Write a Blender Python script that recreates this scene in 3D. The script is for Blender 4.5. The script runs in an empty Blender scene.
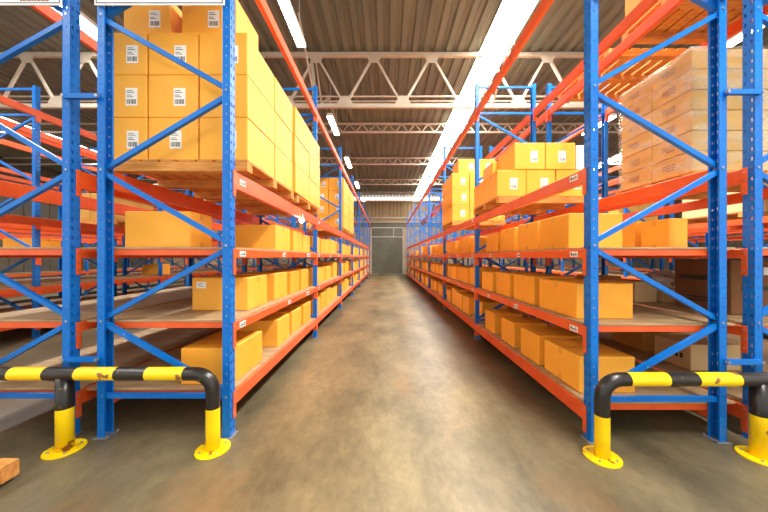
import bpy, bmesh, math, random
from mathutils import Vector, Matrix
rnd = random.Random(7)
S = bpy.context.scene
COL = S.collection
PI = math.pi
CAMH = 1.41

# ------------------------------------------------------------ materials
def srgb(r, g, b):
    f = lambda c: (c/255/12.92) if c/255 <= .04045 else ((c/255+.055)/1.055)**2.4
    return (f(r), f(g), f(b), 1)

def new_mat(name):
    m = bpy.data.materials.new(name); m.use_nodes = True
    nt = m.node_tree
    return m, nt, nt.nodes['Principled BSDF']

def noise_mat(name, c1, c2, scale=4, detail=5, rough=.6, lo=.35, hi=.65, stretch=(1,1,1), metal=0, bump=0, bscale=None, chips=None, chip_thr=.7, chip_scale=30, spec=.5):
    m, nt, b = new_mat(name); N = nt.nodes; L = nt.links
    tc = N.new('ShaderNodeTexCoord'); mp = N.new('ShaderNodeMapping'); mp.inputs['Scale'].default_value = stretch
    L.new(tc.outputs['Object'], mp.inputs['Vector'])
    n = N.new('ShaderNodeTexNoise'); n.inputs['Scale'].default_value = scale; n.inputs['Detail'].default_value = detail
    L.new(mp.outputs[0], n.inputs['Vector'])
    r = N.new('ShaderNodeValToRGB'); r.color_ramp.elements[0].position = lo; r.color_ramp.elements[1].position = hi
    r.color_ramp.elements[0].color = c1; r.color_ramp.elements[1].color = c2
    L.new(n.outputs['Fac'], r.inputs['Fac'])
    out = r.outputs['Color']
    if chips:
        n2 = N.new('ShaderNodeTexNoise'); n2.inputs['Scale'].default_value = chip_scale; n2.inputs['Detail'].default_value = 3
        L.new(tc.outputs['Object'], n2.inputs['Vector'])
        r2 = N.new('ShaderNodeValToRGB'); r2.color_ramp.elements[0].position = chip_thr; r2.color_ramp.elements[1].position = chip_thr+.02
        L.new(n2.outputs['Fac'], r2.inputs['Fac'])
        mx = N.new('ShaderNodeMix'); mx.data_type = 'RGBA'
        L.new(r2.outputs['Color'], mx.inputs[0]); L.new(out, mx.inputs[6]); mx.inputs[7].default_value = chips
        out = mx.outputs[2]
    L.new(out, b.inputs['Base Color'])
    b.inputs['Roughness'].default_value = rough; b.inputs['Metallic'].default_value = metal
    b.inputs['Specular IOR Level'].default_value = spec
    if bump:
        bp = N.new('ShaderNodeBump'); bp.inputs['Strength'].default_value = bump; bp.inputs['Distance'].default_value = .01
        n3 = N.new('ShaderNodeTexNoise'); n3.inputs['Scale'].default_value = bscale or scale*4; n3.inputs['Detail'].default_value = 4
        L.new(mp.outputs[0], n3.inputs['Vector'])
        L.new(n3.outputs['Fac'], bp.inputs['Height']); L.new(bp.outputs[0], b.inputs['Normal'])
    return m

def emit_mat(name, col, strength):
    m, nt, b = new_mat(name)
    b.inputs['Base Color'].default_value = col
    b.inputs['Emission Color'].default_value = col; b.inputs['Emission Strength'].default_value = strength
    return m

M = {}
M['blue'] = noise_mat('rack_blue_paint', srgb(0,104,196), srgb(0,118,212), 3, rough=.36, spec=.35, chips=srgb(150,180,215), chip_thr=.735, chip_scale=38)
M['orange'] = noise_mat('rack_orange_paint', srgb(224,86,34), srgb(234,98,42), 4, rough=.4, chips=srgb(240,190,160), chip_thr=.75, chip_scale=40)
M['amber'] = noise_mat('amber_card', srgb(248,174,54), srgb(252,182,66), 2.5, rough=.55, lo=.3, hi=.7, spec=.4)
M['amber_b'] = noise_mat('amber_card_deep', srgb(242,164,46), srgb(248,174,56), 2.5, rough=.55, lo=.3, hi=.7, spec=.4)
M['tape'] = noise_mat('packing_tape', srgb(226,152,40), srgb(232,160,50), 3, rough=.35)
M['kraft'] = noise_mat('kraft_card', srgb(196,150,72), srgb(208,164,88), 3, rough=.8, spec=.2)
M['tan'] = noise_mat('pale_kraft_card', srgb(222,190,140), srgb(232,202,154), 3, rough=.8, spec=.2)
M['dkraft'] = noise_mat('brown_card', srgb(128,88,58), srgb(140,98,66), 3, rough=.8, spec=.2)
M['wood'] = noise_mat('pallet_wood', srgb(196,130,66), srgb(224,160,88), 6, rough=.8, stretch=(1,6,6), spec=.2)
M['board'] = noise_mat('shelf_board_wood', srgb(156,128,92), srgb(186,156,116), 3, detail=8, rough=.65, stretch=(1,5,5), bump=.15)
M['white'] = noise_mat('white_paper', srgb(240,238,232), srgb(248,246,242), 5, rough=.6)
M['ink'] = noise_mat('dark_ink', srgb(60,52,48), srgb(74,64,58), 5, rough=.7)
M['navy'] = noise_mat('navy_ink', srgb(50,54,120), srgb(58,62,130), 5, rough=.6)
M['brownink'] = noise_mat('brown_ink', srgb(130,80,60), srgb(142,90,68), 5, rough=.6)
M['yellow'] = noise_mat('barrier_yellow', srgb(250,208,0), srgb(255,220,10), 5, rough=.35, chips=srgb(150,100,50), chip_thr=.635, chip_scale=9)
M['black'] = noise_mat('barrier_black', srgb(26,24,22), srgb(40,36,32), 6, rough=.3, chips=srgb(120,110,60), chip_thr=.7, chip_scale=22)
M['steel'] = noise_mat('zinc_steel', srgb(150,150,155), srgb(180,180,184), 12, rough=.35, metal=.7)
M['truss'] = noise_mat('truss_cream_paint', srgb(188,178,160), srgb(200,190,172), 3, rough=.6)
M['roof'] = noise_mat('roof_sheet', srgb(104,110,98), srgb(122,127,112), 1.2, rough=.55, stretch=(3,.4,1))
M['wallm'] = noise_mat('wall_cladding', srgb(160,140,112), srgb(176,156,126), 1.5, rough=.7)
M['wallb'] = noise_mat('wall_rib_brown', srgb(120,102,74), srgb(130,112,84), 1.5, rough=.7)
M['walld'] = noise_mat('side_wall_cladding', srgb(84,78,68), srgb(96,88,76), 1.5, rough=.7)
M['wallt'] = noise_mat('wall_pale_cladding', srgb(164,142,104), srgb(176,154,114), 1.5, rough=.7)
M['door'] = noise_mat('door_grey', srgb(98,98,82), srgb(110,108,92), 2, rough=.5)
M['frame'] = noise_mat('door_frame_paint', srgb(196,190,176), srgb(208,202,188), 2, rough=.5)
M['housing'] = noise_mat('lamp_housing', srgb(220,220,215), srgb(230,230,225), 3, rough=.4)
M['plastic'] = noise_mat('white_plastic_bag', srgb(228,226,220), srgb(244,242,236), 8, rough=.4, chips=srgb(150,140,150), chip_thr=.62, chip_scale=14)
M['sky'] = emit_mat('skylight_glow', (1,.97,.9,1), 9)
M['sky2'] = emit_mat('eaves_glow', (1,.95,.85,1), 1.3)
M['tube'] = emit_mat('lamp_tube_glow', (1,.98,.94,1), 16)
M['bulb'] = emit_mat('spot_lamp_glow', (1,.98,.94,1), 60)

def floor_mat():
    m, nt, b = new_mat('concrete_floor'); N = nt.nodes; L = nt.links
    tc = N.new('ShaderNodeTexCoord')
    def noise(s, d, stretch=(1,1,1), rough=.5):
        mp = N.new('ShaderNodeMapping'); mp.inputs['Scale'].default_value = stretch
        L.new(tc.outputs['Object'], mp.inputs['Vector'])
        n = N.new('ShaderNodeTexNoise'); n.inputs['Scale'].default_value = s; n.inputs['Detail'].default_value = d
        n.inputs['Roughness'].default_value = rough
        L.new(mp.outputs[0], n.inputs['Vector']); return n.outputs['Fac']
    def ramp(fac, a, bb, lo, hi):
        r = N.new('ShaderNodeValToRGB'); e = r.color_ramp.elements
        e[0].position = lo; e[1].position = hi; e[0].color = a; e[1].color = bb
        L.new(fac, r.inputs['Fac']); return r.outputs['Color']
    base = ramp(noise(1.1, 8, (1.3,.7,1), .62), srgb(96,90,70), srgb(152,140,110), .34, .66)
    fine = ramp(noise(14, 9, (1,.6,1), .78), (.62,.6,.55,1), (1.14,1.13,1.1,1), .32, .68)
    mx = N.new('ShaderNodeMix'); mx.data_type = 'RGBA'; mx.blend_type = 'MULTIPLY'; mx.inputs[0].default_value = .8
    L.new(base, mx.inputs[6]); L.new(fine, mx.inputs[7])
    # rusty stains and dark scuffs with shapes of their own
    st = ramp(noise(.9, 5, (1,.5,1)), (0,0,0,1), (1,1,1,1), .56, .72)
    mx2 = N.new('ShaderNodeMix'); mx2.data_type = 'RGBA'; L.new(st, mx2.inputs[0]); L.new(mx.outputs[2], mx2.inputs[6]); mx2.inputs[7].default_value = srgb(150,112,72)
    sc = ramp(noise(3.2, 6, (1.5,.35,1), .7), (0,0,0,1), (1,1,1,1), .66, .74)
    mx3 = N.new('ShaderNodeMix'); mx3.data_type = 'RGBA'; L.new(sc, mx3.inputs[0]); L.new(mx2.outputs[2], mx3.inputs[6]); mx3.inputs[7].default_value = srgb(84,78,62)
    # aisle tones: painted-in light middle, brown oil band left of it, painted-in rack shade with tyre grime
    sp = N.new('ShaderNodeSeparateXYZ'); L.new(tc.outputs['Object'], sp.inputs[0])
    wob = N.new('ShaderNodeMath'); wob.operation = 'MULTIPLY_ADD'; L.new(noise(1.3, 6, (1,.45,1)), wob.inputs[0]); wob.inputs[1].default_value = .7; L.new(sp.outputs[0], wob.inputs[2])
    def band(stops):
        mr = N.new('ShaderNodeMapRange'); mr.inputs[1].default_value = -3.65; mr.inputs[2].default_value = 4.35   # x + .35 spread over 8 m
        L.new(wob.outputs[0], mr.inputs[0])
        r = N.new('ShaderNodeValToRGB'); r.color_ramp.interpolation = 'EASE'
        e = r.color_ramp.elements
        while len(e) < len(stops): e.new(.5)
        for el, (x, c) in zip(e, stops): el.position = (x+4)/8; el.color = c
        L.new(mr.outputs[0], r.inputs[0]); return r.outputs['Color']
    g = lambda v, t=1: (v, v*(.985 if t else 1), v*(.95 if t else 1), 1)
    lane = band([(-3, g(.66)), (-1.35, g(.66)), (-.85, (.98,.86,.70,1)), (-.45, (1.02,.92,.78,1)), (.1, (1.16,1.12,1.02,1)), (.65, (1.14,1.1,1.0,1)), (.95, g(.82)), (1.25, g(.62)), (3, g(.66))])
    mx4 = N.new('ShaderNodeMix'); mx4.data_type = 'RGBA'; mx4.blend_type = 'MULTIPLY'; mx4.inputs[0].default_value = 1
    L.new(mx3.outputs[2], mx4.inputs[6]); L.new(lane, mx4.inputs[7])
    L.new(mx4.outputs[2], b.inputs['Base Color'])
    rr = N.new('ShaderNodeMapRange'); rr.inputs[3].default_value = .36; rr.inputs[4].default_value = .5
    L.new(noise(2.2, 6), rr.inputs[0]); L.new(rr.outputs[0], b.inputs['Roughness'])
    bp = N.new('ShaderNodeBump'); bp.inputs['Strength'].default_value = .08; bp.inputs['Distance'].default_value = .01
    L.new(noise(25, 6), bp.inputs['Height']); L.new(bp.outputs[0], b.inputs['Normal'])
    return m
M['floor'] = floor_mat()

def film_mat():
    m, nt, b = new_mat('stretch_film'); N = nt.nodes; L = nt.links
    out = N['Material Output']
    tr = N.new('ShaderNodeBsdfTransparent')
    b.inputs['Base Color'].default_value = srgb(232,232,216); b.inputs['Roughness'].default_value = .2
    tc = N.new('ShaderNodeTexCoord'); mp = N.new('ShaderNodeMapping'); mp.inputs['Rotation'].default_value = (.5,.4,.3); mp.inputs['Scale'].default_value = (1.5,1.5,4)
    L.new(tc.outputs['Object'], mp.inputs['Vector'])
    n = N.new('ShaderNodeTexNoise'); n.inputs['Scale'].default_value = 2.4; n.inputs['Detail'].default_value = 6
    L.new(mp.outputs[0], n.inputs['Vector'])
    mr = N.new('ShaderNodeMapRange'); mr.inputs[1].default_value = .4; mr.inputs[2].default_value = .75; mr.inputs[3].default_value = .08; mr.inputs[4].default_value = .45
    L.new(n.outputs['Fac'], mr.inputs[0])
    ms = N.new('ShaderNodeMixShader'); L.new(mr.outputs[0], ms.inputs[0]); L.new(tr.outputs[0], ms.inputs[1]); L.new(b.outputs[0], ms.inputs[2])
    L.new(ms.outputs[0], out.inputs['Surface'])
    bp = N.new('ShaderNodeBump'); bp.inputs['Strength'].default_value = .5; bp.inputs['Distance'].default_value = .02
    L.new(n.outputs['Fac'], bp.inputs['Height']); L.new(bp.outputs[0], b.inputs['Normal'])
    return m
M['film'] = film_mat()

# ------------------------------------------------------------ mesh helpers
class MB:
    """collects boxes, bars and tubes; build() links them as ONE mesh object"""
    def __init__(s): s.bm = bmesh.new(); s.slots = []
    def mi(s, mat):
        if mat not in s.slots: s.slots.append(mat)
        return s.slots.index(mat)
    def poly(s, pts, mat):
        f = s.bm.faces.new([s.bm.verts.new(p) for p in pts]); f.material_index = s.mi(mat); return f
    def box(s, x0, x1, y0, y1, z0, z1, mat, bevel=0):
        r = bmesh.ops.create_cube(s.bm, size=1)
        vs = r['verts']
        for v in vs:
            v.co = Vector(((x0+x1)/2 + v.co.x*(x1-x0), (y0+y1)/2 + v.co.y*(y1-y0), (z0+z1)/2 + v.co.z*(z1-z0)))
        fs = {f for v in vs for f in v.link_faces}
        k = s.mi(mat)
        for f in fs: f.material_index = k
        if bevel:
            es = {e for v in vs for e in v.link_edges}
            r = bmesh.ops.bevel(s.bm, geom=list(es), offset=bevel, segments=1, affect='EDGES')
            for f in r['faces']: f.material_index = k
    def bar(s, p0, p1, w, d, mat, up=(0,0,1)):
        """rectangular bar p0->p1; w across, d along 'up' direction"""
        p0 = Vector(p0); p1 = Vector(p1); a = (p1-p0).normalized(); u = Vector(up)
        u = (u - a*u.dot(a)).normalized(); c = a.cross(u)
        q = [[p + c*sx*w/2 + u*sy*d/2 for sx, sy in ((-1,-1),(1,-1),(1,1),(-1,1))] for p in (p0, p1)]
        V = [[s.bm.verts.new(x) for x in r] for r in q]; k = s.mi(mat)
        for i in range(4):
            f = s.bm.faces.new([V[0][i], V[0][(i+1)%4], V[1][(i+1)%4], V[1][i]]); f.material_index = k
        f = s.bm.faces.new(V[0][::-1]); f.material_index = k
        f = s.bm.faces.new(V[1]); f.material_index = k
    def channel(s, p0, p1, w, d, mat, up):
        """U section: web w wide with two flanges standing d along 'up'"""
        t = .004
        p0 = Vector(p0); p1 = Vector(p1); a = (p1-p0).normalized(); u = Vector(up); u = (u-a*u.dot(a)).normalized(); c = a.cross(u)
        s.bar(p0, p1, w, t, mat, up)
        for sg in (-1, 1):
            o = c*sg*(w/2-t/2) + u*d/2
            s.bar(p0+o, p1+o, t, d, mat, up)
    def tube(s, pts, r, mat, n=10, cap=True, matfn=None, smooth=True):
        pts = [Vector(p) for p in pts]; rings = []
        prev = None
        for i, p in enumerate(pts):
            a = (pts[min(i+1, len(pts)-1)] - pts[max(i-1, 0)]).normalized()
            if prev is None:
                u = Vector((0,0,1)) if abs(a.z) < .9 else Vector((0,1,0))
            else: u = prev
            u = (u - a*u.dot(a)).normalized(); prev = u; c = a.cross(u)
            rings.append([s.bm.verts.new(p + (c*math.cos(t)+u*math.sin(t))*r) for t in [2*PI*j/n for j in range(n)]])
        for i in range(len(rings)-1):
            k = s.mi(matfn(i) if matfn else mat)
            for j in range(n):
                f = s.bm.faces.new([rings[i][j], rings[i][(j+1)%n], rings[i+1][(j+1)%n], rings[i+1][j]]); f.material_index = k; f.smooth = smooth
        if cap:
            for rr, m_ in ((rings[0][::-1], 0), (rings[-1], len(rings)-2)):
                f = s.bm.faces.new(rr); f.material_index = s.mi(matfn(m_) if matfn else mat)
    def mesh(s, name):
        bmesh.ops.recalc_face_normals(s.bm, faces=s.bm.faces)
        me = bpy.data.meshes.new(name); s.bm.to_mesh(me); s.bm.free()
        for m in s.slots: me.materials.append(M[m])
        return me
    def build(s, name, parent=None, loc=None):
        return put(name, s.mesh(name), parent, loc)

def put(name, me, parent=None, loc=None, rz=0):
    o = bpy.data.objects.new(name, me); COL.objects.link(o)
    if parent: o.parent = parent
    if loc is not None: o.location = loc
    if rz: o.rotation_euler = (0,0,rz)
    return o
def tag(o, label=None, cat=None, group=None, kind=None):
    if label: o['label'] = label
    if cat: o['category'] = cat
    if group: o['group'] = group
    if kind: o['kind'] = kind
    return o
def empty(name, loc, label, cat, group=None):
    o = bpy.data.objects.new(name, None); COL.objects.link(o); o.location = loc; o.empty_display_size = .1
    return tag(o, label, cat, group)

# ------------------------------------------------------------ setting
XW = 19.5; YF = 24.3; YB = -3.0; ZR = 6.52
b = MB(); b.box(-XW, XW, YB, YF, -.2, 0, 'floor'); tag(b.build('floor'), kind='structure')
# corrugated roof with skylight strips left open in it
SKY = [(2.33, 3.05), (-7.0, -6.35), (-14.9, -14.0), (11.6, 12.3)]
def roof():
    b = MB(); p = .28
    def sheet(x0, x1):
        n = max(1, round((x1-x0)/p)); w = (x1-x0)/n; prof = []
        for i in range(n):
            a = x0+i*w
            prof += [(a, 0), (a+w*.44, 0), (a+w*.56, .06), (a+w*.88, .06)]
        prof.append((x1, 0))
        vs = [[b.bm.verts.new((x, y, ZR+z)) for x, z in prof] for y in (YB, YF)]
        k = b.mi('roof')
        for i in range(len(prof)-1):
            f = b.bm.faces.new([vs[0][i], vs[0][i+1], vs[1][i+1], vs[1][i]]); f.material_index = k
    xs = sorted(SKY); cur = -XW
    for a, c in xs: sheet(cur, a); cur = c
    sheet(cur, XW)
    tag(b.build('ceiling'), kind='structure')
roof()
for i, (a, c) in enumerate(SKY):
    b = MB()
    b.box(a, c, YB, YF, ZR+.03, ZR+.06, 'sky')
    w = tag(b.build('window_%d' % (i+1)), kind='structure')
    f = MB()
    f.box(a+(c-a)*.36, a+(c-a)*.36+.02, YB, YF, ZR-.05, ZR-.02, 'truss')
    y = YB+.4
    while y < YF:
        f.box(a, c, y, y+.04, ZR-.04, ZR-.01, 'truss'); y += 1.9
    f.build('glazing_bar', w)
b = MB()
# end wall: solid lower part with a door hole, pale ribbed cladding above
DX0, DX1, DZ = -1.27, 1.47, 3.9
b.box(-XW, DX0, YF, YF+.2, 0, DZ, 'wallm'); b.box(DX1, XW, YF, YF+.2, 0, DZ, 'wallm')
b.box(-XW, XW, YF, YF+.2, DZ, 4.3, 'door')
b.box(-XW, XW, YF, YF+.2, 4.3, 6.15, 'wallt')
x = -XW
while x < XW:
    b.box(x, x+.07, YF-.04, YF, 4.75, 6.1, 'wallb'); x += .3
x = -XW
while x < XW:
    b.box(x, x+.09, YF-.10, YF-.04, 4.3, 6.15, 'wallm'); x += 1.5
tag(b.build('wall_back'), kind='structure')
b = MB(); b.box(-XW, XW, YF-.16, YF-.01, 4.62, 4.74, 'truss'); b.box(-XW, XW, YF-.14, YF-.01, 4.28, 4.36, 'truss'); b.box(-XW, XW, YF-.14, YF-.01, 6.02, 6.12, 'truss')
tag(b.build('trim_1'), kind='structure')
b = MB(); b.box(-XW, XW, YF+.0, YF+.1, 6.15, 6.4, 'sky2'); w = tag(b.build('window_5'), kind='structure')
b = MB(); x = -XW
while x < XW: b.box(x, x+.05, YF-.04, YF, 6.12, 6.42, 'truss'); x += .6
b.build('glazing_bar', w)
b = MB()
b.box(DX0, DX1, YF+.05, YF+.12, 0, DZ, 'door')
z = .12
while z < 3.0: b.box(DX0+.06, DX1-.06, YF+.03, YF+.05, z, z+.03, 'door'); z += .16
d = tag(b.build('door_1'), kind='structure')
b = MB()
for x in (DX0, .04, DX1-.07): b.box(x, x+.06, YF-.02, YF+.05, 0, DZ if x != .04 else 3.0, 'frame' if x != .04 else 'door')
for z in (3.06, DZ-.07): b.box(DX0, DX1, YF-.02, YF+.05, z, z+.07, 'frame')
b.box(.6, .66, YF-.02, YF+.05, 3.1, DZ, 'frame')
b.build('door_frame', d)
for sg, nm in ((-1, 'wall_left'), (1, 'wall_right')):
    b = MB(); b.box(sg*XW, sg*(XW+.2), YB, YF, 0, ZR, 'walld')
    y = YB
    while y < YF: b.box(sg*XW, sg*(XW-.05), y, y+.15, 0, ZR, 'walld'); y += .6
    tag(b.build(nm), kind='structure')

# roof trusses
def truss(y, ztop, depth, panel, w, x_off, gusset):
    b = MB(); zb = ztop-depth
    b.bar((-XW, y, ztop), (XW, y, ztop), w, w*1.15, 'truss'); b.bar((-XW, y, zb), (XW, y, zb), w, w*1.15, 'truss')
    x = x_off - panel*14
    up = True
    while x < XW:
        if abs(x) < XW-panel:
            b.bar((x-panel/2, y, zb), (x, y, ztop), w*.6, w*.6, 'truss'); b.bar((x, y, ztop), (x+panel/2, y, zb), w*.6, w*.6, 'truss')
            if gusset:
                g = gusset
                for (gx, gz, s_) in ((x, ztop, -1), (x-panel/2, zb, 1)):
                    for yy in (y-w*.5-.006,):
                        v = [(gx-g, yy, gz), (gx+g, yy, gz), (gx+g*.45, yy, gz+s_*g*1.0), (gx-g*.45, yy, gz+s_*g*1.0)]
                        b.poly(v, 'truss'); b.poly([(p[0], p[1]+.012, p[2]) for p in v], 'truss')
        x += panel
    return tag(b.build('roof_truss'), kind='structure')
truss(7.25, ZR-.06, 1.28, 1.44, .085, -.30, .22)
for y in (11.0, 14.8, 18.9, 22.6): truss(y, ZR-.06, .32, .5, .055, .1, 0)
for y in (3.4,): truss(y, ZR-.06, .32, .5, .055, .1, 0)
b = MB()
for z, y in ((5.56, 7.5), (5.50, 7.62)): b.tube([(-XW, y, z), (XW, y, z)], .022, 'truss', n=8)
tag(b.build('trim_2'), kind='structure')
b = MB()   # thin stay rods and longitudinal bracing near the truss over the aisle
for x in (-1.75, 2.65):
    b.bar((x, 7.25, 5.15), (x-.1, 7.25, 6.3), .07, .07, 'truss')
    for (y0, z0, y1, z1) in ((7.25, 5.15, 8.9, 6.3), (8.9, 6.3, 11.0, 6.05), (7.25, 6.3, 7.9, 5.55), (7.25, 5.15, 5.8, 6.3)):
        b.bar((x, y0, z0), (x, y1, z1), .035, .035, 'truss')
tag(b.build('trim_3'), kind='structure')

# ------------------------------------------------------------ pallet racks
PITCH = 2.8; NB = 7; PW = .075; PD = .056; FH = 4.4; FD = 1.034

def slotted(bm_, origin, ua, ub, width, cols, z0, z1, pitch, hh, k):
    """sheet of metal with real slots; cols = list of (a0,a1,is_slot) across"""
    zs = [z0]; z = z0 + pitch*.6
    while z + hh < z1: zs += [z, z+hh]; z += pitch
    zs.append(z1)
    for j in range(len(zs)-1):
        slotrow = (j % 2 == 1)
        for a0, a1, sl in cols:
            if sl and slotrow: continue
            v = [Vector(origin)+Vector(ua)*a + Vector((0,0,zz)) for a, zz in ((a0, zs[j]), (a1, zs[j]), (a1, zs[j+1]), (a0, zs[j+1]))]
            f = bm_.faces.new([bm_.verts.new(p) for p in v]); f.material_index = k
def post_mesh():
    """open-backed upright: slotted web on x=0 facing -x, flanges running to +x, lips"""
    b = MB(); k = b.mi('blue'); bm_ = b.bm
    W = PW
    slotted(bm_, (0,0,0), (0,1,0), None, W, [(0,.012,0),(.012,.024,1),(.024,.051,0),(.051,.063,1),(.063,W,0)], 0, FH, .075, .028, k)
    for yy in (0, W):
        slotted(bm_, (0,yy,0), (1,0,0), None, PD, [(0,.024,0),(.024,.031,1),(.031,PD,0)], 0, FH, .075, .011, k)
    for y0, y1 in ((0,.012),(W-.012,W)):
        f = bm_.faces.new([bm_.verts.new(p) for p in ((PD,y0,0),(PD,y1,0),(PD,y1,FH),(PD,y0,FH))]); f.material_index = k
    bmesh.ops.remove_doubles(bm_, verts=bm_.verts, dist=1e-5)
    bmesh.ops.recalc_face_normals(bm_, faces=bm_.faces)
    bmesh.ops.solidify(bm_, geom=bm_.faces[:], thickness=.0025)
    return b.mesh('post')
POST = post_mesh()
def foot_mesh():
    b = MB(); b.box(-.02, PD+.03, -.02, PW+.02, 0, .008, 'steel', .002)
    for x, y in ((.085, -.008), (.085, PW+.008)): b.tube([(x,y,.008),(x,y,.024)], .009, 'steel', n=6, smooth=False)
    return b.mesh('foot_plate')
FOOT = foot_mesh()
# node heights: outer = aisle side post, inner = flue side post
NO = [.32, 1.50, 2.71, 3.90]; NI = [.91, 2.09, 3.30]
def bracing_mesh():
    """x=0 at outer web, x=FD at inner web; y centred inside the post"""
    b = MB(); yc = .018
    xo, xi = PD*.55, FD-PD*.55
    up = (0,1,0)
    b.channel((xo, yc, NO[0]), (xi, yc, NO[0]), .036, .03, 'blue', up)
    b.channel((xo, yc, FH-.05), (xi, yc, FH-.05), .036, .03, 'blue', up)
    b.channel((xo, yc, NO[3]), (xi, yc, NO[3]), .036, .03, 'blue', up)
    seq = []
    for i in range(3):
        seq.append(((xo, NO[i]), (xi, NI[i]))); seq.append(((xi, NI[i]), (xo, NO[i+1])))
    for i, ((xa, za), (xb, zb)) in enumerate(seq):
        off = .012 if i % 2 else 0
        za2 = za + (.02 if za < zb else -.02); zb2 = zb + (-.02 if za < zb else .02)
        b.channel((xa, yc+off-.012, za2), (xb, yc+off-.012, zb2), .036, .03, 'blue', up if i % 2 == 0 else (0,-1,0)) if False else b.channel((xa, yc+off, za2), (xb, yc+off, zb2), .036, .03, 'blue', up)
    for (x, zs) in ((xo, NO), (xi, NI)):
        for z in zs: b.tube([(x, -.004, z), (x, .06, z)], .010, 'steel', n=6, smooth=False)
    return b.mesh('upright_frame')
BRACE = bracing_mesh()
def mirror(me):
    m2 = me.copy()
    for v in m2.vertices: v.co.x = -v.co.x
    m2.flip_normals(); return m2
POSTm, BRACEm, FOOTm = mirror(POST), mirror(BRACE), mirror(FOOT)

def beam_mesh(h, L):
    """step beam; local x=0 is the web plane, beam runs y 0..L, top at z=0"""
    b = MB(); b.box(-.006, .044, 0, L, -h, 0, 'orange', .004)
    return b.mesh('beam')
def conn_mesh(end, flip=False):
    b = MB()
    y0, y1 = (-.036, .004) if end == 0 else (-.004, .036)
    b.box(-.0075, -.003, y0, y1, -.205, .004, 'orange', .001)
    yp = 0.001 if end == 0 else -.005
    b.box(-.0075, .05, yp, yp+.004, -.205, .004, 'orange')
    yc = (y0+y1)/2
    for z in (-.03, -.10, -.17): b.tube([(-.011, yc, z), (-.0075, yc, z)], .007, 'steel', n=6, smooth=False)
    return b.mesh('beam_connector')
BL = PITCH - PW
LH = {}
def beam_parts(h):
    if h not in LH: 
        m = beam_mesh(h, BL); LH[h] = (m, mirror(m))
    return LH[h]
CONN = [conn_mesh(0), conn_mesh(1)]; CONNm = [mirror(c) for c in CONN]
def far_beam_mesh(h):
    b = MB(); b.box(-.006, .044, 0, BL, -h, 0, 'orange', .004)
    for y0 in (-.036, BL-.004): b.box(-.0075, -.003, y0, y0+.04, -.205, .004, 'orange')
    return b.mesh('beam')
FB = {}
def far_beam(h):
    if h not in FB: m = far_beam_mesh(h); FB[h] = (m, mirror(m))
    return FB[h]
def label_mesh(w, h, rows, seed):
    """paper label lying in the plane y..z facing -x (for the beams)"""
    r = random.Random(seed); b = MB(); b.box(-.0095, -.0065, 0, w, 0, h, 'white')
    y = w*.08
    while y < w*.9:
        s_ = r.uniform(.006, .016)
        b.box(-.0105, -.0095, y, min(y+s_, w*.92), h*.22, h*(.78 if r.random() < .7 else .55), 'ink'); y += s_+r.uniform(.004, .010)
    return b.mesh('beam_label')
BLAB = [label_mesh(.10, .045, 1, 1), label_mesh(.16, .05, 1, 2), label_mesh(.07, .045, 1, 3)]
BLABm = [mirror(x) for x in BLAB]
def deck_mesh(over=0):
    b = MB(); n = 3; g = .004; L = BL-.01
    for i in range(n):
        b.box(.012, FD-.012+over, .005+i*L/n+g/2, .005+(i+1)*L/n-g/2, -.016, 0, 'board', .0015)
    return b.mesh('shelf_board')
def bar_mesh():
    b = MB(); b.box(.044, FD-.044, 0, .045, -.05, 0, 'orange', .002); return b.mesh('support_bar')
DECK, SBAR = deck_mesh(), bar_mesh(); DECKo = deck_mesh(.175)
DECKm, SBARm = mirror(DECK), mirror(SBAR); DECKom = mirror(DECKo)
def spacer_mesh(w):
    b = MB(); b.bar((0, 0, 0), (w, 0, 0), .03, .036, 'blue')
    for x in (-.0, w): b.tube([(x, -.022, 0), (x, .0, 0)], .012, 'steel', n=8, smooth=False)
    return b.mesh('row_spacer')
GAP = .21
SPACER = spacer_mesh(GAP+.05)

LV_L = dict(D=(.336,.11,.352), C=(.887,.075,.903), B=(1.474,.072,1.490), A=(2.10,.14,None), E=(3.985,.12,None))
LV_R = dict(D=(.254,.12,.270), C=(.869,.08,.885), B=(1.471,.072,1.487), A=(2.10,.11,None), E=(3.96,.12,None))

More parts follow.
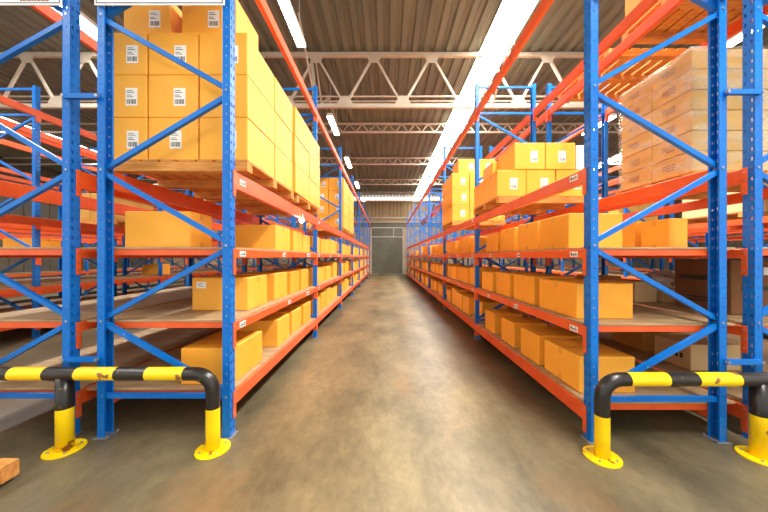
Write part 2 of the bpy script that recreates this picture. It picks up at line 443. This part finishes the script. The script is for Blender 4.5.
def rack(xface, direction, y0, label, levels, fine, nb=NB, spacers=False, seedoff=0, nlab=True):
    """direction +1: outer web faces -x, rack extends to +x from xface; -1 mirrored"""
    d = direction
    root = empty('pallet_rack', (xface, y0, 0), label, 'rack', 'pallet racks in the warehouse')
    P = POST if d > 0 else POSTm; Pi = POSTm if d > 0 else POST
    Fo = FOOT if d > 0 else FOOTm; Fi = FOOTm if d > 0 else FOOT
    for i in range(nb+1):
        fr = put('upright_frame', BRACE if d > 0 else BRACEm, root, (0, i*PITCH, 0))
        put('post', P, fr, (0,0,0)); put('post', Pi, fr, (d*FD,0,0))
        if i < 4 and fine:
            put('foot_plate', Fo, fr, (0,0,0)); put('foot_plate', Fi, fr, (d*FD,0,0))
        if spacers and i < 8:
            for z in (.62, 2.65):
                put('row_spacer', SPACER, root, ((FD-.025) if d > 0 else -(FD-.025)-(GAP+.05), i*PITCH-.016, z))
    r = random.Random(seedoff+5)
    for i in range(nb):
        for lv, (top, h, deck) in levels.items():
            for side in (0, 1):
                out = (side == 0)
                dd = d if out else -d
                x = 0 if out else d*FD
                mm = (beam_parts(h) if fine else far_beam(h))[0 if dd > 0 else 1]
                bo = put('beam', mm, root, (x, i*PITCH+PW, top))
                if fine:
                    cc = CONN if dd > 0 else CONNm
                    put('beam_connector', cc[0], bo, (0,0,0)); put('beam_connector', cc[1], bo, (0,BL,0))
                    if out and nlab and i < 5 and lv != 'E':
                        ll = BLAB if dd > 0 else BLABm
                        n = {'A':1,'B':3,'C':3,'D':0}[lv]
                        for q in range(n):
                            yy = [.06, 1.05, 1.95][q] + (r.uniform(0,.25) if q else 0)
                            put('beam_label', ll[r.randrange(3) if q else 0], bo, (0, yy, -h+.012+(.035 if lv == 'A' else 0)))
            if deck:
                dk = put('shelf_board', (DECKo if d > 0 else DECKom) if spacers else (DECK if d > 0 else DECKm), root, (0, i*PITCH+PW, deck))
                for yy in ((.012, .9, 1.78, BL-.06) if fine else (.012, 1.3)):
                    put('support_bar', SBAR if d > 0 else SBARm, dk, (0, yy, -.0165))
    return root

XL, XR = -1.213, 1.552; YL, YR = 2.255, 2.20
rack(XL, -1, YL, 'blue and orange pallet rack lining the left side of the central aisle', LV_L, True, spacers=True, seedoff=1)
rack(XR, 1, YR, 'blue and orange pallet rack lining the right side of the central aisle', LV_R, True, spacers=True, seedoff=2)
XL2 = XL-FD-GAP; XR2 = XR+FD+GAP
rack(XL2-FD, 1, YL, 'near-empty pallet rack standing back to back with the rack left of the aisle', LV_L, True, seedoff=3, nlab=False)
rack(XR2+FD, -1, YR, 'pallet rack holding film-wrapped goods, back to back with the rack right of the aisle', LV_R, True, seedoff=4, nlab=False)
AW = 2.62
XL3 = XL2-FD-AW; XR3 = XR2+FD+AW
rack(XL3, -1, YL, 'pallet rack across the second aisle on the left side', LV_L, False)
rack(XL3-2*FD-GAP, 1, YL, 'pallet rack behind the one across the left side aisle', LV_L, False)
rack(XR3, 1, YR, 'pallet rack across the second aisle on the right side', LV_R, False)
rack(XR3+2*FD+GAP, -1, YR, 'pallet rack behind the one across the right side aisle', LV_R, False)
XL5 = XL3-2*FD-GAP-AW; XR5 = XR3+2*FD+GAP+AW
rack(XL5, -1, YL, 'outermost pallet rack nearest the left wall', LV_L, False)
rack(XR5, 1, YR, 'outermost pallet rack nearest the right wall', LV_R, False)

# ------------------------------------------------------------ boxes
ORD = ['first','second','third','fourth','fifth','sixth','seventh','eighth','ninth','tenth','eleventh','twelfth','thirteenth','fourteenth','fifteenth','sixteenth','seventeenth','eighteenth','nineteenth','twentieth']
ORD += ['twenty-'+o for o in ORD[:9]] + ['thirtieth'] + ['thirty-'+o for o in ORD[:9]] + ['fortieth'] + ['forty-'+o for o in ORD[:9]]
BM = {}
def box_mesh(w, d, h, mat, tape='tape', along='x'):
    key = (round(w,2), round(d,2), round(h,2), mat, along)
    if key in BM: return BM[key]
    w, d, h = key[:3]
    b = MB(); b.box(-w/2, w/2, -d/2, d/2, 0, h, mat, .006)
    t = .0012
    if tape:
        if along == 'x':
            b.box(-w/2+.008, w/2-.008, -.024, .024, h, h+t, tape)
            for sg in (-1, 1):
                b.box(sg*w/2, sg*(w/2+t), -.024, .024, h-.06, h-.004, tape); b.box(sg*w/2, sg*(w/2+t), -.024, .024, .004, .05, tape)
        else:
            b.box(-.024, .024, -d/2+.008, d/2-.008, h, h+t, tape)
            for sg in (-1, 1): b.box(-.024, .024, sg*d/2, sg*(d/2+t), h-.06, h-.004, tape)
    BM[key] = b.mesh('cardboard_box'); return BM[key]
def ship_label():
    r = random.Random(3); b = MB(); w, h = .10, .15
    b.box(-w/2, w/2, -.001, 0, -h/2, h/2, 'white')
    x = -w/2+.01
    while x < w/2-.012:
        s_ = r.uniform(.003, .009); b.box(x, x+s_, -.0016, -.001, -h/2+.015, -h/2+.055, 'ink'); x += s_+r.uniform(.003, .006)
    for z, a in ((.05,.6),(.035,.8),(.012,.5),(-.002,.7)): b.box(-w/2+.01, -w/2+.01+a*(w-.02), -.0016, -.001, z, z+.005, 'ink')
    return b.mesh('shipping_label')
SHIP = ship_label()
def side_label():
    b = MB(); w, h = .09, .06; b.box(-w/2, w/2, -.001, 0, -h/2, h/2, 'white')
    for z, a in ((.012,.7),(0,.5),(-.014,.8)): b.box(-w/2+.01, -w/2+.01+a*(w-.02), -.0016, -.001, z, z+.004, 'ink')
    return b.mesh('shipping_label')
SIDEL = side_label()
def cbox(x0, x1, y0, y1, z, h, label, group, mat='amber', rz=0, lab=None, tape='tape', along='x', name='cardboard_box', cat='box'):
    w, d = x1-x0, y1-y0
    o = put(name, box_mesh(w, d, h, mat, tape, along), None, ((x0+x1)/2, (y0+y1)/2, z), rz)
    tag(o, label, cat, group)
    d = round(d, 2)
    if lab == 'front': put('shipping_label', SHIP, o, (rnd.uniform(.02,.10)*(w/.42), -d/2-.0008, h*.48))
    elif lab == 'frontlow': put('shipping_label', SIDEL, o, (-w/2+.09, -d/2-.0008, h-.07))
    return o

# hand-placed boxes: (x0,x1,y0,y1,h[,label])
def shelf_row(side, lv, hand, xf, y0, deck):
    sgn = -1 if side == 'left' else 1
    nm = {'D':'bottom shelf', 'C':'second shelf up', 'B':'third shelf up'}[lv]
    items = []
    for (xa, xb, ya, yb, h, lab) in hand: items.append((xa, xb, ya, yb, h, lab, 0))
    counts = [0,5,5,5,4,4,4]
    ystart = {0: None}
    for i in range(NB):
        n = counts[i]
        if n == 0: continue
        a = y0+i*PITCH+PW+.06; e = y0+(i+1)*PITCH-.06; cell = (e-a)/n
        y = a
        for q in range(n):
            dpt = cell*rnd.uniform(.78, .945); h = rnd.choice([.28,.30,.31,.33]) if rnd.random() < .9 else .38; w = rnd.choice([.42,.46,.5])
            inset = rnd.choice([.065,.08,.1]) if rnd.random() < .85 else .16
            yy = a+q*cell + rnd.uniform(0, cell-dpt)
            f = xf + sgn*inset
            items.append((min(f, f+sgn*w), max(f, f+sgn*w), yy, yy+dpt, h, None, rnd.uniform(-.015,.015)))
    items.sort(key=lambda t: t[2])
    for k, (xa, xb, ya, yb, h, lab, rz) in enumerate(items):
        cbox(xa, xb, ya, yb, deck+.001, h, 'amber carton, %s from near end, %s of the rack %s of aisle' % (ORD[k], nm, side),
             'amber cartons on the %s of the rack %s of the aisle' % (nm, side), mat=rnd.choice(['amber','amber','amber_b']), rz=rz, lab=lab)
shelf_row('left', 'D', [(-1.70,-1.27,2.40,2.98,.30,None), (-1.72,-1.27,3.40,3.82,.31,None), (-1.70,-1.29,3.98,4.42,.30,None), (-1.70,-1.28,4.5,4.93,.31,None)], XL, YL, .352)
shelf_row('left', 'C', [(-1.84,-1.31,2.75,3.20,.31,'frontlow'), (-1.78,-1.30,3.38,3.82,.31,None), (-1.76,-1.30,3.95,4.35,.30,None), (-1.76,-1.30,4.45,4.86,.31,None)], XL, YL, .903)
shelf_row('left', 'B', [(-2.23,-1.665,2.47,2.78,.31,None), (-1.90,-1.30,3.42,3.93,.30,None), (-1.78,-1.30,4.08,4.50,.29,None), (-1.75,-1.30,4.55,4.94,.27,None)], XL, YL, 1.490)
shelf_row('right', 'D', [(1.62,2.09,2.43,2.97,.30,None), (1.60,2.05,3.04,3.45,.31,None), (1.60,2.02,3.63,4.03,.31,None), (1.60,2.02,4.28,4.68,.30,None)], XR, YR, .270)
shelf_row('right', 'C', [(1.61,2.09,2.45,3.05,.30,None), (1.61,2.06,3.16,3.66,.31,None), (1.60,2.04,3.75,4.22,.31,None), (1.60,2.04,4.36,4.84,.29,None)], XR, YR, .885)
shelf_row('right', 'B', [(1.62,2.10,2.57,3.06,.31,None), (1.63,2.05,3.12,3.58,.31,None), (1.62,2.02,3.66,4.12,.30,None), (1.62,2.02,4.22,4.70,.28,None)], XR, YR, 1.487)

# ------------------------------------------------------------ pallets
def board_mesh(w, d, h, nm):
    b = MB(); b.box(0, w, 0, d, 0, h, 'wood', .002); return b.mesh(nm)
PM = {}
def pallet(x0, y0, z, w, d, label, group='wooden pallets'):
    root = empty('wooden_pallet', (x0, y0, z), label, 'pallet', group)
    key = (w, d)
    if key not in PM:
        PM[key] = (board_mesh(.115, d, .022, 'deck_board'), board_mesh(w, .09, .078, 'stringer'), board_mesh(.115, d, .0285, 'bottom_board'))
    DB, ST, BB = PM[key]
    n = 8
    for k in range(n): put('deck_board', DB, root, (k*(w-.115)/(n-1), 0, .1085))
    for k in range(3): put('stringer', ST, root, (0, k*(d-.09)/2, .0175+.0125))
    return root
PT = .1305
AT = 2.10
# left rack, first bay: two loaded pallets
pallet(-2.36, 2.43, AT, 1.20, 1.22, 'wooden pallet under the tall near stack on the left rack')
pallet(-2.36, 3.78, AT, 1.20, 1.22, 'wooden pallet under the second carton stack on the left rack')
LY = ['bottom','second','third','top']
cx = [(-2.40,-2.022), (-2.018,-1.59), (-1.585,-1.17)]
CN = ['flue-side','middle','aisle-side']
def stack(cols, rows, layers, z0, h, where, group, cn=CN, front_only=True, lab='front', mat='amber', jitter=.008, tape='tape'):
    for k in range(layers):
        for ri, (ya, yb) in enumerate(rows):
            for ci, (xa, xb) in enumerate(cols):
                aisle = (ci == len(cols)-1)
                if front_only and not (ri == 0 or aisle): continue
                j = rnd.uniform(-jitter, jitter)
                cbox(xa+.003+j*.4, xb-.003+j*.4, ya+.003+abs(j), yb-.003, z0+k*h, h-.002,
                     'amber carton, %s layer, %s row, %s column, %s' % (LY[k], ORD[ri], cn[ci], where), group, mat=mat, lab=(lab if ri == 0 else None), tape=tape)
stack(cx, [(2.45,3.05),(3.055,3.64)], 3, AT+PT, .362, 'tall near stack left of aisle', 'amber cartons of the tall near stack')
stack([(a+.025, b_+.025) for a, b_ in cx], [(3.66,4.33),(4.335,5.03)], 3, AT+PT, .362, 'second stack left of aisle', 'amber cartons of the second left stack', lab=None)
zt = AT+PT+3*.362
cbox(-2.30, -1.89, 2.54, 2.98, zt, .37, 'amber carton on top of the tall near stack, beside the flue', 'amber cartons of the tall near stack', lab='front')
cbox(-1.79, -1.31, 2.54, 2.98, zt, .37, 'amber carton on top of the tall near stack, beside the aisle', 'amber cartons of the tall near stack', lab='front')
# left rack, third bay
y3 = YL+2*PITCH+.15
pallet(-2.36, y3, AT, 1.20, 1.22, 'wooden pallet under the third carton stack on the left rack')
pallet(-2.36, y3+1.30, AT, 1.20, 1.22, 'wooden pallet under the farthest carton stack on the left rack')
stack(cx, [(y3+.02,y3+.6),(y3+.605,y3+1.2)], 4, AT+PT, .345, 'third stack left of aisle', 'amber cartons of the third left stack')
stack(cx[2:], [(y3+1.32,y3+1.9),(y3+1.905,y3+2.5)], 4, AT+PT, .345, 'farthest stack left of aisle', 'amber cartons of the farthest left stack', cn=CN[2:], lab=None)
# right rack, first bay: one pallet; second bay: a taller one
rx = [(2.30,2.70), (1.90,2.295), (1.50,1.895)]
pallet(1.50, 3.86, AT, 1.20, 1.12, 'wooden pallet under the two-layer carton stack on the right rack')
stack(rx, [(3.92,4.44),(4.445,4.96)], 1, AT+PT, .365, 'low stack right of aisle', 'amber cartons of the low right stack')
for q, (xa, xb) in enumerate([(1.74,2.15),(2.16,2.56)]):
    cbox(xa, xb, 3.92, 4.50, AT+PT+.365, .36, 'amber carton on top of the low right stack, %s' % ['nearer the aisle','farther from the aisle'][q], 'amber cartons of the low right stack', lab='front')
cbox(1.66, 2.06, 4.51, 4.96, AT+PT+.365, .30, 'amber carton at the back on top of the low right stack', 'amber cartons of the low right stack')
cbox(2.575, 2.70, 3.93, 4.3, AT+PT+.365, .33, 'narrow white-fronted carton at the outer end on top of the low right stack', 'amber cartons of the low right stack', mat='white')
y2 = YR+PITCH+1.55
pallet(1.50, y2, AT, 1.20, 1.20, 'wooden pallet under the tall carton stack on the right rack')
stack(rx, [(y2+.02,y2+.6),(y2+.605,y2+1.19)], 3, AT+PT, .362, 'tall stack right of aisle', 'amber cartons of the tall right stack')
for q, (xa, xb) in enumerate([(1.66,2.08),(2.09,2.5)]):
    cbox(xa, xb, y2+.1, y2+.68, AT+PT+3*.362, .345, 'amber carton on top of the tall right stack, %s' % ['nearer the aisle','farther from the aisle'][q], 'amber cartons of the tall right stack', lab='front')

# ------------------------------------------------------------ goods on the rack behind the right one
G = 'film-wrapped cartons on the rack behind the right one'
X2 = 2.90
pallet(X2-.02, 2.73, AT, 1.1, .92, 'wooden pallet under the film-wrapped brown cartons')
wz = AT+PT
hz = .196
for k in range(6):
    for ri, (ya, yb) in enumerate([(2.77,3.18),(3.185,3.60)]):
        for ci, (xa, xb) in enumerate([(2.92,3.43),(3.435,3.95)]):
            if ri == 1 and ci == 1: continue
            lb = '%s carton, layer %s, %s, under stretch film' % ('brown' if ci == 0 else 'pale kraft', ['one','two','three','four','five','six'][k],
                 'near aisle corner' if (ri, ci) == (0,0) else ('far aisle corner' if ri == 1 else 'near flank away from the aisle'))
            o = cbox(xa, xb, ya, yb, wz+k*hz, hz-.002, lb, G, mat='kraft' if ci == 0 else 'tan', tape=None, jitter=0) if False else cbox(xa, xb, ya, yb, wz+k*hz, hz-.002, lb, G, mat='kraft' if ci == 0 else 'tan', tape=None)
            if ci == 0:
                m = MB()
                for zz in (.11, .085, .06): m.box(-.001, 0, -.07, .07*(.4 if zz < .07 else 1), zz, zz+.014, 'brownink')
                m.build('printed_mark', o, ((xa-xb)/2-.0005, .02, 0))
def film(x0, x1, y0, y1, z0, z1):
    bm_ = bmesh.new(); r = random.Random(4)
    per = []
    def seg(ax, ay, bx, by, n):
        for i in range(n): per.append((ax+(bx-ax)*i/n, ay+(by-ay)*i/n))
    seg(x0,y0,x1,y0,10); seg(x1,y0,x1,y1,8); seg(x1,y1,x0,y1,10); seg(x0,y1,x0,y0,8)
    nz = 14; rings = []
    cxm, cym = (x0+x1)/2, (y0+y1)/2
    for j in range(nz+1):
        z = z0+(z1-z0)*j/nz
        rings.append([bm_.verts.new((x+(x-cxm)*r.uniform(0,.018), y+(y-cym)*r.uniform(0,.018), z)) for x, y in per])
    for j in range(nz):
        for i in range(len(per)):
            i2 = (i+1) % len(per)
            bm_.faces.new([rings[j][i], rings[j][i2], rings[j+1][i2], rings[j+1][i]]).smooth = True
    top = bm_.faces.new(rings[-1])
    me = bpy.data.meshes.new('stretch_film'); bm_.to_mesh(me); bm_.free(); me.materials.append(M['film'])
    return put('stretch_film', me)
tag(film(2.905, 3.965, 2.755, 3.615, AT+PT+.004, wz+6*hz+.006), 'clear stretch film wound round the brown cartons on the raised pallet', 'film')
# pallet and cartons on the top level above them
ET = 3.96
pallet(2.86, 2.42, ET, 1.15, 1.1, 'wooden pallet on the top beams, seen from below, right of the aisle')
for k in range(2):
    for ri, (ya, yb) in enumerate([(2.45,2.95),(2.96,3.50)]):
        for ci, (xa, xb) in enumerate([(2.88,3.43),(3.44,3.98)]):
            cbox(xa, xb, ya, yb, ET+PT+k*.42, .415, 'brown carton on the top-level pallet, %s layer, %s end, %s side' % (['lower','upper'][k], ['near','far'][ri], ['aisle','outer'][ci]), 'brown cartons on the top-level pallet', mat='kraft')
pallet(2.86, 3.72, ET, 1.15, 1.1, 'second wooden pallet on the top beams right of the aisle')
# shelf goods of that rack
z3 = 1.4885; z2 = .8865; z1 = .2715
cbox(2.83, 3.02, 2.90, 3.22, z3, .31, 'narrow amber carton behind the third shelf of the right rack, nearer one', 'amber cartons on the rack behind the right one')
cbox(2.83, 3.10, 3.30, 3.62, z3, .32, 'amber carton standing behind the narrow amber one on the rear rack', 'amber cartons on the rack behind the right one')
o = cbox(3.12, 3.70, 2.62, 3.14, z2, .50, 'large dark brown carton with a black stripe on the rack behind the right one', None, mat='dkraft', tape=None)
m = MB(); m.box(-.2925, -.290, -.22, .2, .30, .345, 'ink'); m.box(-.2925, -.290, -.24, -.05, .345, .36, 'ink'); m.box(-.2925, -.290, -.2, .12, .12, .135, 'ink'); m.box(-.2925, -.290, -.2, .12, .09, .105, 'ink')
m.build('printed_mark', o)
m = MB(); m.box(-.2, .2, -.2625, -.26, .22, .26, 'ink'); m.box(.0, .08, -.2625, -.26, .36, .43, 'white'); m.build('printed_mark', o)
cbox(2.86, 3.14, 3.36, 3.78, z2, .24, 'open tan carton on the rear right rack beside the white bundle', None, mat='tan', rz=.1)
cbox(3.2, 3.62, 3.34, 3.72, z2, .15, 'low pale carton under the white bundle on the rear right rack', None, mat='tan')
cbox(2.90, 3.25, 4.0, 4.42, z2, .26, 'tan carton farther back along the rear right rack', None, mat='kraft')
bm_ = bmesh.new(); bmesh.ops.create_icosphere(bm_, subdivisions=4, radius=1)
from mathutils import noise as mn
for v in bm_.verts:
    n = mn.noise(v.co*2.1)*.22 + mn.noise(v.co*5)*.08
    v.co *= 1+n; v.co = Vector((v.co.x*.21, v.co.y*.17, max(v.co.z, -.6)*.12))
for f in bm_.faces: f.smooth = True
me = bpy.data.meshes.new('plastic_bag'); bm_.to_mesh(me); bm_.free(); me.materials.append(M['plastic'])
tag(put('plastic_bag', me, None, (3.40, 3.53, z2+.15+.09)), 'crumpled white plastic bag lying on a low pale carton', 'bag')
o = cbox(3.05, 3.55, 2.9, 3.3, z1, .26, 'pale carton with a dark print on the bottom shelf of the rear right rack', None, mat='tan', tape=None)
m = MB()
for q in range(4): m.box(-.2525, -.25, -.12+q*.05, -.09+q*.05, .10, .15, 'ink')
m.build('printed_mark', o)
cbox(3.10, 3.6, 3.5, 4.0, z1, .22, 'long tan carton behind the printed one on the bottom rear shelf', None, mat='kraft')

# goods in the side aisles
def load(x0, y0, z, where, cols, rows, layers, h, mats, grp, w=1.1, d=1.1):
    pallet(x0, y0, z, w, d, 'wooden pallet on %s' % where)
    for k in range(layers):
        for r_ in range(rows):
            for c in range(cols):
                cbox(x0+c*w/cols+.006, x0+(c+1)*w/cols-.006, y0+r_*d/rows+.006, y0+(r_+1)*d/rows-.006, z+PT+k*h, h-.003,
                     '%s carton, %s layer, %s row, %s column, %s' % (mats[1], LY[k], ORD[r_], ORD[c], where), grp, mat=mats[0], tape=None)
R3 = XR3
load(R3-.03, YR+.2, 2.10, 'the second right rack at the near end', 2, 1, 2, .3, ('tan','pale'), 'pale cartons on the second right rack')
load(R3-.03, YR+1.5, 2.10, 'the second right rack past the near load', 2, 1, 2, .36, ('kraft','brown'), 'brown cartons on the second right rack')
load(R3-.03, YR+PITCH+.2, 2.10, 'the second right rack, second bay', 2, 1, 3, .3, ('tan','pale'), 'pale cartons on the second right rack')
load(R3-.03, YR+2*PITCH+.2, 2.10, 'the second right rack, third bay', 2, 1, 2, .36, ('kraft','brown'), 'brown cartons on the second right rack')
load(XL3-FD+.0, YL+PITCH+1.4, 2.10, 'the second left rack, second bay', 2, 1, 2, .3, ('kraft','brown'), 'brown cartons on the second left rack')
cbox(-8.2, -7.5, 6.2, 6.7, 1.492, .32, 'lone amber carton far off behind the second left aisle', None)
cbox(-6.9, -6.4, 8.2, 8.6, .905, .30, 'amber carton on the second shelf of the second left rack', None)
cbox(-6.8, -6.3, 10.0, 10.4, 1.492, .30, 'amber carton on the third shelf of the second left rack', None)
cbox(-3.3, -2.8, 9.2, 9.8, .905, .22, 'small brown carton far along the rack backing the left one', None, mat='kraft')

# ------------------------------------------------------------ floor pallet at the bottom corner
pallet(-3.55, .965, .001, 1.22, .88, 'wooden pallet lying on the floor before the left barrier')

# ------------------------------------------------------------ safety barriers
def barrier(xe, xm, xo, y, zr, label, bands, lowy):
    """xe: aisle-end post, xm: middle post, xo: outer end post (same sign); bands = x positions where the colour flips along the rail"""
    root = empty('safety_barrier', (xe, y, 0), label, 'barrier')
    sg = 1 if xo > xe else -1; R = .13; r = .047; L = abs(xo-xe)
    pts = []; col = []
    zs = [0, lowy*.5, lowy, (lowy+zr-R)/2, zr-R]
    def add(x, z, c): pts.append((x*sg, 0, z)); col.append(c)
    for z in zs: add(0, z, 'yellow' if z < lowy-1e-4 else 'black')
    for k in range(1, 9):
        a = PI/2*k/8; add(R-R*math.cos(a), zr-R+R*math.sin(a), 'black')
    bs = [abs(x-xe) for x in bands]
    cur = 'black'
    for bx in bs:
        add(bx-.0005, zr, 'yellow' if cur == 'black' else 'black'); cur = 'yellow' if cur == 'black' else 'black'
    for k in range(0, 9):
        a = PI/2*k/8; add(L-R+R*math.sin(a), zr-R+R*math.cos(a), 'black')
    for z in zs[::-1][1:]: add(L, z, 'yellow')
    # colour of a section = colour stored at its first ring
    b = MB(); b.tube(pts, r, None, n=20, matfn=lambda i: col[i]); b.build('rail', root)
    b = MB(); mx = abs(xm-xe)*sg
    b.tube([(mx,0,0),(mx,0,lowy),(mx,0,zr-.02)], r*1.08, None, n=20, matfn=lambda i: 'yellow' if i == 0 else 'black'); b.build('middle_post', root)
    for px in (0, mx, L*sg):
        b = MB(); b.tube([(px,0,.0005),(px,0,.012)], .115, 'yellow', n=32)
        for q in range(4):
            a = PI/4+q*PI/2; b.tube([(px+.085*math.cos(a), .085*math.sin(a), .012), (px+.085*math.cos(a), .085*math.sin(a), .022)], .008, 'steel', n=6, smooth=False)
        b.build('base_plate', root)
def px2x(px, Z): return (px-386)*Z/290
Yb = 2.12
barrier(-1.265, -2.347, -3.47, Yb, .557, 'yellow and black tube barrier guarding the left rack end', [px2x(p, Yb-.045) for p in (181,143,112,72,40,5,-28,-60,-92)], .31)
Yb = 2.04
barrier(1.52, 2.63, 3.75, Yb, .55, 'yellow and black tube barrier guarding the right rack end', [px2x(p, Yb-.045) for p in (633,672,702,744,778,810,842,875,905)], .30)

# ------------------------------------------------------------ row signs on the frame ends
def sign(x0, x1, y, z0, z1, label, marks):
    b = MB(); b.box(x0, x1, y-.006, y, z0, z1, 'white', .001); o = b.build('sign_board'); tag(o, label, 'sign', 'white row signs on the rack ends')
    m = MB(); t = .006; i = .014; yy = y-.0075
    m.box(x0+i, x1-i, yy, y-.006, z0+i, z0+i+t, 'navy'); m.box(x0+i, x1-i, yy, y-.006, z1-i-t, z1-i, 'navy')
    m.box(x0+i, x0+i+t, yy, y-.006, z0+i+t, z1-i-t, 'navy'); m.box(x1-i-t, x1-i, yy, y-.006, z0+i+t, z1-i-t, 'navy'); m.build('border_line', o)
    if marks:
        m = MB(); r = random.Random(9); x = marks[0]
        while x < marks[1]:
            w = r.uniform(.012,.022); m.box(x, x+w, yy, y-.006, z0+.03, z0+.08, 'brownink'); x += w+.006
        m.build('lettering', o)
sign(XL-FD+.0, XL-.03, YL-.016, 3.35, 3.75, 'white sign with navy border on top of the left rack end frame', None)
sign(XL2-FD, XL2-.04, YL-.016, 3.35, 3.75, 'white sign with navy border and brown lettering, outer left frame', (XL2-.36, XL2-.14))
sign(XR+.03, XR+FD-.01, YR-.016, 3.35, 3.75, 'white sign with navy border on top of the right rack end frame', None)
sign(XR2+.05, XR2+FD, YR-.016, 3.35, 3.75, 'white sign with navy border on the outer right frame', None)

# ------------------------------------------------------------ lamps
def lamp_mesh():
    a = MB(); a.box(-.08, .08, 0, 1.25, 0, .07, 'housing', .004)
    t = MB(); t.box(-.075, .075, .02, 1.23, -.03, .0, 'tube', .008)
    w = MB()
    for y in (.15, 1.1): w.tube([(0,y,.07),(0,y,1.1)], .006, 'truss', n=6)
    return a.mesh('housing'), t.mesh('tube'), w.mesh('hanger')
LHs, LTs, LWs = lamp_mesh()
def lamp(x, y, z, label, group):
    o = empty('ceiling_lamp', (x, y, z), label, 'lamp', group)
    put('lamp_housing', LHs, o, (0,0,0)); put('lamp_tube', LTs, o, (0,0,0)); put('lamp_hanger', LWs, o, (0,0,0))
ys = [1.0, 4.13, 8.0, 11.4, 15.1, 19.0]
for k, y in enumerate(ys):
    if k == 0: continue
    lamp(-1.56, y, CAMH+3.9, 'long fluorescent lamp above the left rack edge, %s one along the aisle' % ORD[k-1], 'fluorescent lamps over the left rack')
for k, y in enumerate(ys[1:4]):
    lamp(-5.0, y, CAMH+3.9, 'long fluorescent lamp over the second left aisle, %s one' % ORD[k], 'fluorescent lamps over the second left aisle')
    lamp(6.3, y, CAMH+3.9, 'long fluorescent lamp over the second right aisle, %s one' % ORD[k], 'fluorescent lamps over the second right aisle')
o = empty('spot_lamp', (-1.19, 4.12, 1.93), 'small glaring round lamp with a brown disc under the left pallet beam', 'lamp')
b = MB(); b.tube([(0,.03,0),(0,-.02,0)], .035, 'housing', n=16); b.bar((0,.02,.03), (0,.02,.1), .012, .012, 'housing', up=(0,1,0)); b.build('lamp_housing', o)
b = MB(); b.tube([(0,-.02,0),(0,-.034,0)], .034, 'bulb', n=16); b.build('bulb', o)
b = MB(); b.tube([(-1.17,4.45,1.89),(-1.185,4.45,1.89)], .055, 'wood', n=20)
b.build('round_tag', o, (1.19,-4.12,-1.93))

# ------------------------------------------------------------ light, world, camera
w = bpy.data.worlds.new('world'); S.world = w; w.use_nodes = True
bg = w.node_tree.nodes['Background']; bg.inputs[0].default_value = (1, .95, .87, 1); bg.inputs[1].default_value = 1.5
def area(name, loc, rot, sx, sy, power, col):
    l = bpy.data.lights.new(name, 'AREA'); l.shape = 'RECTANGLE'; l.size = sx; l.size_y = sy; l.energy = power; l.color = col
    o = bpy.data.objects.new(name, l); COL.objects.link(o); o.location = loc; o.rotation_euler = rot; return o
warm = (1, .96, .9)
for i, (a, c) in enumerate(SKY):
    area('skylight_daylight', ((a+c)/2, 9.0, ZR+.02), (0,0,0), c-a, 23, 2900 if i == 0 else 950, warm)

cam = bpy.data.cameras.new('camera'); co = bpy.data.objects.new('camera', cam); COL.objects.link(co)
co.location = (0,0,CAMH); co.rotation_euler = (PI/2,0,0)
cam.sensor_width = 36; cam.lens = 290/768*36; cam.shift_x = -2/768; cam.shift_y = 1/768; cam.clip_start = .05; cam.clip_end = 200
S.camera = co
S.view_settings.view_transform = 'Standard'; S.view_settings.look = 'None'; S.view_settings.gamma = 1; S.view_settings.use_curve_mapping = False
S.view_settings.exposure = 0
S.cycles.use_denoising = True
S.cycles.max_bounces = 8; S.cycles.diffuse_bounces = 5; S.cycles.sample_clamp_indirect = 8
